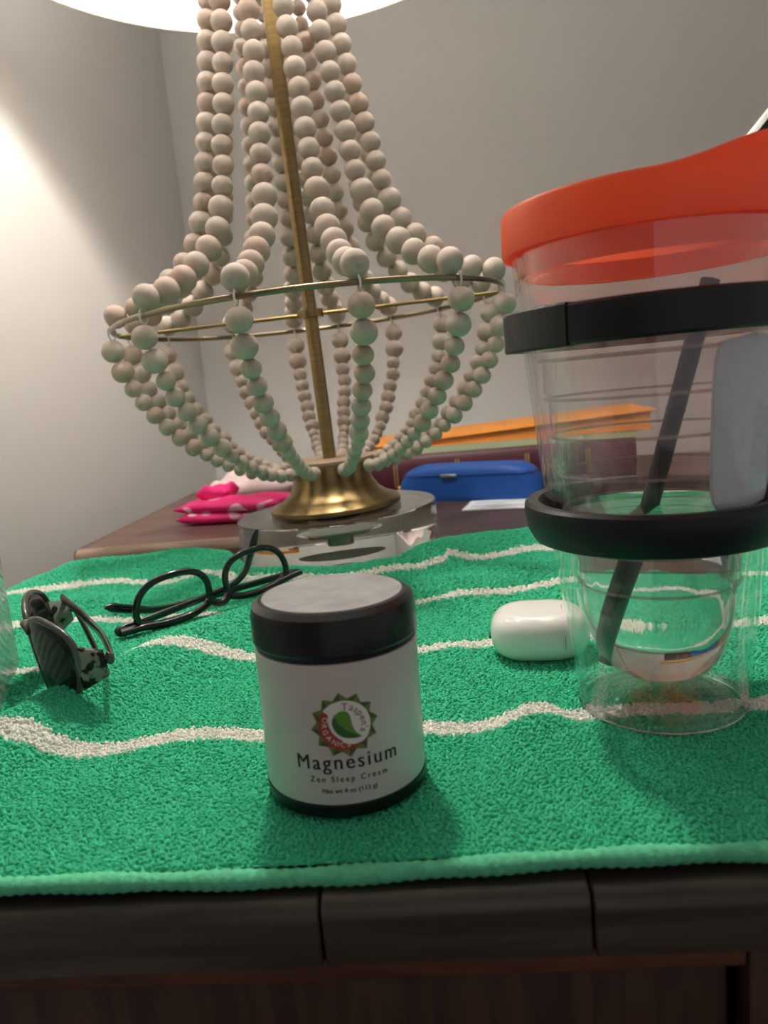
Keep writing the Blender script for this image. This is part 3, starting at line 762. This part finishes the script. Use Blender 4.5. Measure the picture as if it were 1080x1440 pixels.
# ------------------------------------------------------------------ reading glasses (lying upside down, folded)
GL = Vector((-.2135, .4640, 0)); GL.z = float(towel_h(GL.x, GL.y)) + .0015
GRt = Vector((-.1060, .5630, .0165))
e1 = (GRt - GL); GW = e1.length; e1.normalize()
e2 = Vector((-e1.y, e1.x, 0)).normalized(); e3 = e1.cross(e2).normalized()
gl = thing('reading_glasses', 'black-rimmed reading glasses resting upside down with folded temples', 'glasses', tuple(GL))
def g(s, b, z): return e1 * s * .001 + e2 * b * .001 + e3 * z * .001
M['gframe'] = mat('glossy_black_acetate', (16, 16, 17), .16, coat=.3)
M['lens'] = clear_mat('clear_lens', (250, 252, 250), 1.4, .01)
LW = GW * 1000
for cx, sgn in ((LW * .5 - 33.5, -1), (LW * .5 + 33.5, 1)):
    loop = []; disc = []
    for k in range(48):
        t = 2 * pi * k / 48; c, s_ = cos(t), sin(t)
        x = math.copysign(abs(c) ** .78, c) * 26.5; zt = math.copysign(abs(s_) ** (.85 if s_ > 0 else .6), s_)
        z_ = 14 + zt * (21 if s_ > 0 else 11)
        x += (sgn * -1) * 2.5 * max(0, zt)
        bow = -((cx + x - LW / 2) / 70) ** 2 * -5
        loop.append((cx + x, bow, z_))
    tube('rim', [g(*p) for p in loop], lambda t: .0020, M['gframe'], gl, rb=.0025, n=10, closed=True, ref=e2)
    mesh_obj('lens', [g(cx, 1.2, 14)] + [g(*p) for p in loop], [(0, i + 1, (i + 1) % 48 + 1) for i in range(48)], M['lens'], gl)
    # thick brow bar and end piece
    brow = [(cx - sgn * 26, .6, 7), (cx - sgn * 12, .3, 3.2), (cx + sgn * 8, .5, 3), (cx + sgn * 24, 3, 5), (LW / 2 + sgn * LW * .49, 5.5, 5.5)]
    tube('brow_bar', smooth_path([g(*p) for p in brow], 6), lambda t: .0028 + .0022 * max(0, t - .6) / .4, M['gframe'], gl, rb=.0027, n=10, ref=e2)
br = [(LW * .5 - 9, 0, 11), (LW * .5 - 5, -1.2, 6.5), (LW * .5, -1.5, 5), (LW * .5 + 5, -1.2, 6.5), (LW * .5 + 9, 0, 11)]
tube('bridge', smooth_path([g(*p) for p in br], 6), .0032, M['gframe'], gl, rb=.0028, n=10, ref=e2)
t1 = [(1, 7, 5), (4, 12, 5.5), (40, 15, 6), (85, 17, 8), (104, 18, 14), (114, 20, 27), (124, 22, 44)]
t2 = [(LW - 1, 7, 5), (LW - 4, 13, 4), (105, 20, 4), (62, 23, 5), (36, 25, 7), (18, 26, 13), (1, 27, 20)]
for tp in (t1, t2):
    tube('temple', smooth_path([g(*p) for p in tp], 8), lambda t: (.0028 + .0008 * max(0, t - .7) / .3) * min(1, .35 + 14 * (1 - t)), M['gframe'], gl, rb=.0019, n=10, ref=e3)

# ------------------------------------------------------------------ sunglasses
SN = Vector((-.174, .343, 0)); SF = Vector((-.243, .447, 0))
sz = .0105
f1 = (SF - SN); SW = f1.length * 1000; f1.normalize(); f2 = Vector((f1.y, -f1.x, 0)); f3 = Vector((0, 0, 1))   # f2 points behind the lenses
sg = thing('sunglasses', 'grey-framed wrap sunglasses with dark lenses and mottled temples', 'sunglasses', (SN.x, SN.y, sz))
def s_(a, b, z): return f1 * a * .001 + f2 * b * .001 + f3 * z * .00110
N = NT('smoke_tortoise'); p = N.n('ShaderNodeBsdfPrincipled'); N.l(p.outputs[0], N.out.inputs[0])
p.inputs['Roughness'].default_value = .2; p.inputs['Transmission Weight'].default_value = .35; p.inputs['IOR'].default_value = 1.2
tc = N.n('ShaderNodeTexCoord'); vz = N.n('ShaderNodeTexNoise'); vz.inputs['Scale'].default_value = 160; vz.inputs['Detail'].default_value = 2; N.l(tc.outputs['Object'], vz.inputs['Vector'])
cr = N.n('ShaderNodeValToRGB'); cr.color_ramp.elements[0].position = .42; cr.color_ramp.elements[1].position = .5
cr.color_ramp.elements[0].color = s2l((40, 40, 38)); cr.color_ramp.elements[1].color = s2l((150, 152, 142)); N.l(vz.outputs['Fac'], cr.inputs[0]); N.l(cr.outputs[0], p.inputs['Base Color'])
M['tort'] = N.m
M['sgrey'] = mat('smoke_frame', (78, 74, 70), .2, coat=.3)
M['slens'] = mat('dark_lens', (26, 31, 31), .10, spec=.4)
def front(a, z, extra=0):       # a: -1..1 along the wrap
    th = a * radians(34); R = SW / 2 / sin(radians(34))
    return s_(SW / 2 + R * sin(th), -(R * cos(th) - R * cos(radians(34))) + extra + abs(a) * 0 - z * .12, z)
for c in (-1, 1):
    prof = [(.10, 26), (.14, 36), (.35, 42), (.60, 43), (.84, 38), (.90, 28), (.82, 12), (.62, 2), (.38, 0), (.20, 8)]
    pts = smooth_path([(c * a, z, 0) for a, z in prof] + [(c * prof[0][0], prof[0][1], 0)], 5)[:-1]
    tube('rim', [front(q_.x, q_.y) for q_ in pts], .0017, M['sgrey'], sg, rb=.0019, n=10, closed=True, ref=f2)
    cxm = sum(q_.x for q_ in pts) / len(pts); czm = sum(q_.y for q_ in pts) / len(pts)
    rings_ = [1, .75, .5, .25]; V = []; Fc = []; nn = len(pts)
    for f in rings_:
        for q_ in pts: V.append(front(cxm + (q_.x - cxm) * f, czm + (q_.y - czm) * f))
    V.append(front(cxm, czm))
    for i in range(3):
        for k in range(nn): Fc.append((i * nn + k, i * nn + (k + 1) % nn, (i + 1) * nn + (k + 1) % nn, (i + 1) * nn + k))
    for k in range(nn): Fc.append((3 * nn + k, 3 * nn + (k + 1) % nn, 4 * nn))
    lo_ = mesh_obj('lens', V, Fc, M['slens'], sg); sm = lo_.modifiers.new('t', 'SOLIDIFY'); sm.thickness = .0014
    # temple end plate joining lens to hinge
    V, Fc = [], []
    for i in range(9):
        u = i / 8; a = c * (.88 + .12 * u)
        for zz, ex in ((33 - 3 * u, u * 8), (12 + 6 * u, u * 8)): V.append(front(a, zz, ex))
    for i in range(8): Fc.append((2 * i, 2 * i + 1, 2 * i + 3, 2 * i + 2))
    pl_ = mesh_obj('hinge_plate', V, Fc, M['tort'], sg); sm = pl_.modifiers.new('t', 'SOLIDIFY'); sm.thickness = .0028; sm.offset = 0
tube('bridge', smooth_path([front(-.13, 33), front(0, 36, -1), front(.13, 33)], 6), .0028, M['sgrey'], sg, rb=.002, n=10, ref=f2)
ta = [(1, 6, 26), (5, 9, 25), (50, 12, 24), (80, 11, 24), (100, 8, 27), (125, 2, 32)]
tb = [(SW - 1, 6, 26), (SW - 6, 8, 24), (90, 9, 18), (66, 10, 10), (56, 7, 8), (52, 2, 11), (52, -4, 17)]
for k, tp in enumerate((ta, tb)):
    tt_ = tube('temple', smooth_path([s_(*q_) for q_ in tp], 8), .0030, M['sgrey'], sg, rb=.0015, n=10, ref=f3)

# ------------------------------------------------------------------ patterned box at the left
bdir = Vector((.384, -.923, 0)); bn = Vector((.923, .384, 0))
bx = thing('tissue_box', 'pale box with embossed diagonal pattern standing at the dresser edge', 'box', (-.272, .440, .0065))
bx.rotation_euler = (0, 0, atan2(-.923, .384) + pi / 2)
N = NT('embossed_card'); p = N.n('ShaderNodeBsdfPrincipled'); N.l(p.outputs[0], N.out.inputs[0]); p.inputs['Roughness'].default_value = .14
tc = N.n('ShaderNodeTexCoord'); mp = N.n('ShaderNodeMapping'); mp.inputs['Rotation'].default_value = (radians(28), 0, 0); N.l(tc.outputs['Object'], mp.inputs[0])
wv = N.n('ShaderNodeTexWave'); wv.wave_type = 'BANDS'; wv.bands_direction = 'Z'; wv.inputs['Scale'].default_value = 55; wv.inputs['Distortion'].default_value = 3; wv.inputs['Detail'].default_value = 2; wv.inputs['Detail Scale'].default_value = 3
N.l(mp.outputs[0], wv.inputs['Vector'])
mx = N.n('ShaderNodeMix', data_type='RGBA'); mx.inputs[6].default_value = s2l((196, 202, 194)); mx.inputs[7].default_value = s2l((168, 178, 168)); N.l(wv.outputs['Fac'], mx.inputs[0]); N.l(mx.outputs[2], p.inputs['Base Color'])
b = N.n('ShaderNodeBump'); b.inputs['Strength'].default_value = .35; b.inputs['Distance'].default_value = .0006; N.l(wv.outputs['Fac'], b.inputs['Height']); N.l(b.outputs[0], p.inputs['Normal'])
M['emboss'] = N.m
box('carton', (-.105, -.115, 0), (0, 0, .125), M['emboss'], bx, bevel=.0015)
lathe('opening_film', [(.0, .1254), (.030, .1254), (.031, .1250)], mat('film', (225, 228, 226), .2), bx, n=40).location = (-.052, -.057, 0)
V, Fc = [], []
for i in range(13):
    for j in range(7):
        u = i / 12 * 2 - 1; v = j / 6
        V.append((-.052 + u * .024 * (1 + .2 * v), -.057 + .006 * sin(u * 5 + v * 2) + .01 * (v - .5) * u, .123 + .045 * v * (1 - .35 * abs(u))))
for i in range(12):
    for j in range(6): a = i * 7 + j; Fc.append((a, a + 1, a + 8, a + 7))
ts = mesh_obj('tissue', V, Fc, mat('tissue_paper', (244, 243, 240), .9), bx); sm = ts.modifiers.new('t', 'SOLIDIFY'); sm.thickness = .0006

# ------------------------------------------------------------------ things at the back of the dresser
wb = thing('wooden_board', 'dark stained wooden board with a rounded edge painted pale as if lit under the pink pouch', 'board', (-.29, .956, 0))
bm = bmesh.new(); bmesh.ops.create_cube(bm, size=1)
for v in bm.verts: v.co = Vector((v.co.x * .176, v.co.y * .41, .0185 + (v.co.z - .5) * .003))
bo = bm_obj('panel', bm, M['board'], wb)
bo.location = (0, 0, 0)
bpth = [(-.088, -.205, .0095), (.088, -.205, .0095)]
def bull(name, p0, p1, nrm):
    V, Fc = [], []; P0, P1 = Vector(p0), Vector(p1); nrm = Vector(nrm); n = 12
    for P_ in (P0, P1):
        for k in range(n + 1):
            a = -pi / 2 + pi * k / n
            V.append(P_ + nrm * (.011 * cos(a)) + Vector((0, 0, .0095 * sin(a))))
    for k in range(n): Fc.append((k, k + 1, n + 2 + k, n + 1 + k))
    Fc.append(tuple(range(n + 1))); Fc.append(tuple(range(2 * n + 1, n, -1)))
    o = mesh_obj(name, V, Fc, M['boardedge'], wb); bm = bmesh.new(); bm.from_mesh(o.data); bmesh.ops.recalc_face_normals(bm, faces=bm.faces[:]); bm.to_mesh(o.data); bm.free(); return sharp(o, 40)
bull('edge_moulding', (-.088, -.205, .0095), (.088, -.205, .0095), (0, -1, 0))
bull('edge_moulding', (-.088, .205, .0095), (-.088, -.205, .0095), (-.6, 0, 0))
box('core', (-.088, -.205, 0), (.088, .205, .0168), M['board'], wb)

# pink pouch
def soft_slab(name, sx, sy, sz_, m, parent, seed, amp=.004, nx=26, ny=18, zoff=0):
    rng = random.Random(seed); ph = [rng.uniform(0, 6) for _ in range(6)]
    V, Fc = [], []
    for side in (1, 0):
        for i in range(nx + 1):
            for j in range(ny + 1):
                u, v = i / nx * 2 - 1, j / ny * 2 - 1
                ed = (1 - u ** 6) * (1 - v ** 6); ed = max(0, ed) ** .5
                wob = amp * (sin(3.1 * u + ph[0]) * cos(2.3 * v + ph[1]) + .6 * sin(7 * u + 4 * v + ph[2]))
                zt = sz_ * .5 + (sz_ * .5 * ed + wob * ed) * 1
                zb = sz_ * .5 - sz_ * .5 * ed
                V.append((u * sx / 2 * (1 + .03 * sin(5 * v + ph[3])), v * sy / 2 * (1 + .04 * sin(4 * u + ph[4])), zoff + (zt if side else zb)))
    k = (nx + 1) * (ny + 1)
    for i in range(nx):
        for j in range(ny):
            a = i * (ny + 1) + j; Fc.append((a, a + ny + 1, a + ny + 2, a + 1)); Fc.append((k + a, k + a + 1, k + a + ny + 2, k + a + ny + 1))
    o = mesh_obj(name, V, Fc, m, parent)
    bm = bmesh.new(); bm.from_mesh(o.data); bmesh.ops.remove_doubles(bm, verts=bm.verts[:], dist=1e-5); bmesh.ops.recalc_face_normals(bm, faces=bm.faces[:]); bm.to_mesh(o.data); bm.free(); return o
N = NT('pink_printed_cloth'); p = N.n('ShaderNodeBsdfPrincipled'); N.l(p.outputs[0], N.out.inputs[0]); p.inputs['Roughness'].default_value = .6
tc = N.n('ShaderNodeTexCoord'); mp = N.n('ShaderNodeMapping'); mp.inputs['Scale'].default_value = (1, 1, 1.6); N.l(tc.outputs['Object'], mp.inputs[0])
vz = N.n('ShaderNodeTexNoise'); vz.inputs['Scale'].default_value = 34; vz.inputs['Detail'].default_value = 1; N.l(mp.outputs[0], vz.inputs['Vector'])
cr = N.n('ShaderNodeValToRGB'); cr.color_ramp.elements[0].position = .60; cr.color_ramp.elements[1].position = .63; cr.color_ramp.elements[0].color = s2l((230, 34, 120)); cr.color_ramp.elements[1].color = s2l((248, 190, 214))
N.l(vz.outputs['Fac'], cr.inputs[0]); N.l(cr.outputs[0], p.inputs['Base Color']); M['pink'] = N.m
M['pinkplain'] = mat('pink_cloth', (234, 30, 124), .6)
pk = thing('folded_pouch', 'bright pink folded pouch with pale print beside the lamp base', 'pouch', (-.235, .868, .0187), (0, 0, radians(-8)))
soft_slab('lower_fold', .125, .075, .014, M['pink'], pk, 1, amp=.002)
soft_slab('upper_fold', .128, .07, .014, M['pink'], pk, 4, amp=.002, zoff=.0125)
soft_slab('top_knot', .04, .04, .016, M['pinkplain'], pk, 9, amp=.002, zoff=.024).location = (-.028, .015, 0)
tv_ = soft_slab('crumpled_cloth', .12, .08, .03, mat('pale_pink_cloth', (214, 190, 190), .8), None, 12, amp=.008)
tv_.location = (-.18, 1.04, .022); tag(tv_, 'pale crumpled cloth lying behind the pink pouch', 'cloth')
tv_.location = (-.245, 1.02, .0235)

# maroon book with gilt spine
bk = thing('maroon_book', 'thick maroon hardcover book with gilt bands lying flat behind the blue case', 'book', (.095, 1.20, 0), (0, 0, radians(-3)))
M['maroon'] = mat('maroon_cloth', (78, 34, 46), .5, noise=.15, nscale=80); M['gilt'] = mat('gilt', (196, 160, 104), .35, .7); M['pages'] = mat('book_pages', (222, 212, 190), .8, noise=.15, nscale=30, stretch=(1, 1, 60))
BL, BH, BD = .40, .055, .24
box('page_block', (-BL / 2 + .004, -BD / 2 + .006, .0035), (BL / 2 - .004, BD / 2 - .004, BH - .0035), M['pages'], bk)
box('cover_board', (-BL / 2, -BD / 2 + .004, 0), (BL / 2, BD / 2, .0034), M['maroon'], bk, bevel=.0008)
box('cover_board', (-BL / 2, -BD / 2 + .004, BH - .0034), (BL / 2, BD / 2, BH), M['maroon'], bk, bevel=.0008)
V, Fc = [], []; n = 14
for x in (-BL / 2, BL / 2):
    for k in range(n + 1):
        a = -pi / 2 + pi * k / n; V.append((x, -BD / 2 + .006 - .009 * cos(a), BH / 2 + BH / 2 * sin(a)))
    for k in range(n, -1, -1):
        a = -pi / 2 + pi * k / n; V.append((x, -BD / 2 + .0058 - .006 * cos(a), BH / 2 + (BH / 2 - .003) * sin(a)))
L_ = 2 * (n + 1)
for k in range(L_): Fc.append((k, (k + 1) % L_, L_ + (k + 1) % L_, L_ + k))
Fc.append(tuple(range(L_ - 1, -1, -1))); Fc.append(tuple(range(L_, 2 * L_)))
spn = mesh_obj('spine', V, Fc, M['maroon'], bk); bm = bmesh.new(); bm.from_mesh(spn.data); bmesh.ops.recalc_face_normals(bm, faces=bm.faces[:]); bm.to_mesh(spn.data); bm.free(); sharp(spn, 40)
def spine_patch(name, x0, x1, z0, z1):
    V, Fc = [], []
    for i in range(5):
        zz = z0 + (z1 - z0) * i / 4; c = sqrt(max(0, 1 - ((zz - BH / 2) / (BH / 2)) ** 2))
        for x in (x0, x1): V.append((x, -BD / 2 + .006 - .009 * c - .0004, zz))
    for i in range(4): Fc.append((2 * i, 2 * i + 1, 2 * i + 3, 2 * i + 2))
    mesh_obj(name, V, Fc, M['gilt'], spn, smooth=False)
for x in (-.145, -.055, .045, .13):
    spine_patch('gilt_band', x, x + .0018, .010, .045); spine_patch('gilt_band', x + .004, x + .0058, .010, .045)
for cx in (-.10, -.003, .088):
    for dx, z0, z1, wd in ((-.010, .022, .028, .004), (-.004, .018, .034, .003), (.001, .020, .026, .006), (.001, .030, .034, .004), (.009, .018, .030, .003)):
        spine_patch('gilt_mark', cx + dx, cx + dx + wd, z0, z1)
# thin pale green book and orange folder on it
gb = thing('thin_book', 'thin pale green paperback between the maroon book and orange folder', 'book', (.11, 1.20, BH + .0003), (0, 0, radians(-4)))
M['palegreen'] = mat('pale_green_cover', (176, 186, 150), .6)
box('cover_board', (-.19, -.115, 0), (.19, .11, .0012), M['palegreen'], gb); box('page_block', (-.188, -.113, .00125), (.188, .108, .0078), M['pages'], gb); box('cover_board', (-.19, -.115, .0079), (.19, .11, .0091), M['palegreen'], gb)
box('spine', (-.19, -.1162, 0), (.19, -.1151, .0091), M['palegreen'], gb)
of = thing('orange_folder', 'bulging orange folder resting on top of the stacked books', 'folder', (.12, 1.195, BH + .0098), (0, 0, radians(-5)))
M['orange'] = mat('orange_card', (226, 142, 52), .5, noise=.18, nscale=40)
box('lower_leaf', (-.215, -.11, 0), (.205, .11, .0014), M['orange'], of, bevel=.0005)
wv_ = [(-.21, .0016), (.20, .0016), (.20, .0246), (-.21, .0030)]
V = [(x, y, z) for y in (-.106, .104) for x, z in wv_]
mesh_obj('sheets', V, [(0, 1, 2, 3), (7, 6, 5, 4), (0, 4, 5, 1), (1, 5, 6, 2), (2, 6, 7, 3), (3, 7, 4, 0)], mat('orange_sheets', (222, 146, 66), .7, noise=.25, nscale=20, stretch=(1, 1, 60)), of, smooth=False)
ul = box('upper_leaf', (0, -.11, 0), (.425, .11, .0015), M['orange'], of, bevel=.0005); ul.location = (-.215, 0, .0031); ul.rotation_euler = (0, radians(-3.05), 0)
# blue case
bc = thing('blue_case', 'long blue zip case with rounded ends lying before the books', 'case', (.050, 1.000, 0), (0, 0, radians(-22)))
M['blue'] = mat('blue_fabric', (22, 78, 158), .5, bump=.3, bscale=900)
def case_part(name, z0, z1, m, parent, L=.200, W=.062, H=.045):
    V, Fc = [], []; n = 64; lv = [z0 + (z1 - z0) * i / 8 for i in range(9)]
    for zz in lv:
        t = zz / H; endr = 1 - .20 * t ** 2.2; f = 1 - (max(0, t - .75) / .25) ** 2 * .10 - (max(0, .12 - t) / .12) ** 2 * .03
        for k in range(n):
            a = 2 * pi * k / n; c, s = cos(a), sin(a); e = 5
            V.append((math.copysign(abs(c) ** (2 / e), c) * L / 2 * endr * f, math.copysign(abs(s) ** (2 / e), s) * W / 2 * f, zz))
    for i in range(8):
        for k in range(n): A = i * n; B = A + n; Fc.append((A + k, A + (k + 1) % n, B + (k + 1) % n, B + k))
    Fc.append(tuple(range(n - 1, -1, -1))); Fc.append(tuple(8 * n + k for k in range(n)))
    return sharp(mesh_obj(name, V, Fc, m, parent), 50)
case_part('lower_shell', 0, .034, M['blue'], bc); case_part('upper_shell', .0348, .045, M['blue'], bc)
zp = case_part('zip', .0341, .0347, mat('zip_navy', (14, 44, 96), .5), bc, L=.2015, W=.0635)
pu = box('zip_pull', (-.03, -.0335, .0325), (-.008, -.0312, .0365), mat('steel', (190, 192, 196), .3, 1), bc, bevel=.0006)
# white card
cdp = thing('paper_card', 'white printed card lying flat in front of the blue case', 'card', (.096, .918, .0004), (0, 0, radians(-14)))
box('card_sheet', (-.058, -.032, 0), (.058, .032, .0009), mat('white_card', (226, 228, 232), .5), cdp)
for k, (y, a, b_) in enumerate(((.018, -.05, .02), (.010, -.05, -.01), (-.006, -.05, .04), (-.016, -.05, .03))):
    box('printed_rule', (a, y, .0009), (b_, y + .0022, .00105), mat('rule_blue', (110, 130, 170), .6), cdp)
# gold trinket chain
gt = thing('gold_chain', 'small heap of gold chain glinting between lamp and blue case', 'chain', (-.052, 1.035, 0))
for k in range(46):
    a = random.uniform(0, 6.28); r = .024 * sqrt(random.random()); z_ = .003 + random.uniform(0, .014) * (1 - r / .026)
    rot = Matrix.Rotation(random.uniform(0, 6.28), 3, 'Z') @ Matrix.Rotation(random.uniform(0, 1.2), 3, 'X')
    pts = [Vector((r * cos(a) * 1.6, r * sin(a), z_ + .002)) + rot @ Vector((.0046 * cos(t), .0031 * sin(t), 0)) for t in np.linspace(0, 2 * pi, 12, endpoint=False)]
    tube('link', pts, .0009, mat('gold', (226, 186, 110), .2, 1) if k == 0 else bpy.data.materials['gold'], gt, n=6, closed=True)
# tablet on a stand at the right
tb_ = thing('tablet', 'black-screened tablet with a bright white edge tilted on a stand', 'tablet', (.50, .93, 0))
tm = Matrix.Translation((.0125, .0, .4138)) @ Matrix.Rotation(radians(-47.6), 4, 'Y') @ Matrix.Rotation(0, 4, 'X')
bd = box('back_shell', (-.12, -.003, -.085), (.12, .003, .085), mat('tablet_white', (246, 244, 238), .3), tb_, bevel=.0028); bd.matrix_local = tm
sc_ = box('screen', (-.1165, -.0038, -.0785), (.1165, -.0030, .0785), mat('tablet_screen', (16, 15, 18), .12), tb_); sc_.matrix_local = tm
lathe('stand_foot', [(0, 0), (.06, 0), (.06, .008), (.055, .011), (0, .012)], M['blacksoft'], tb_, n=48).location = (.06, .06, 0)
tube('stand_arm', smooth_path([(.06, .06, .011), (.062, .062, .15), (.06, .06, .30), (.035, .035, .39), (.0135, .006, .4138)], 8), .006, M['blacksoft'], tb_, n=12)
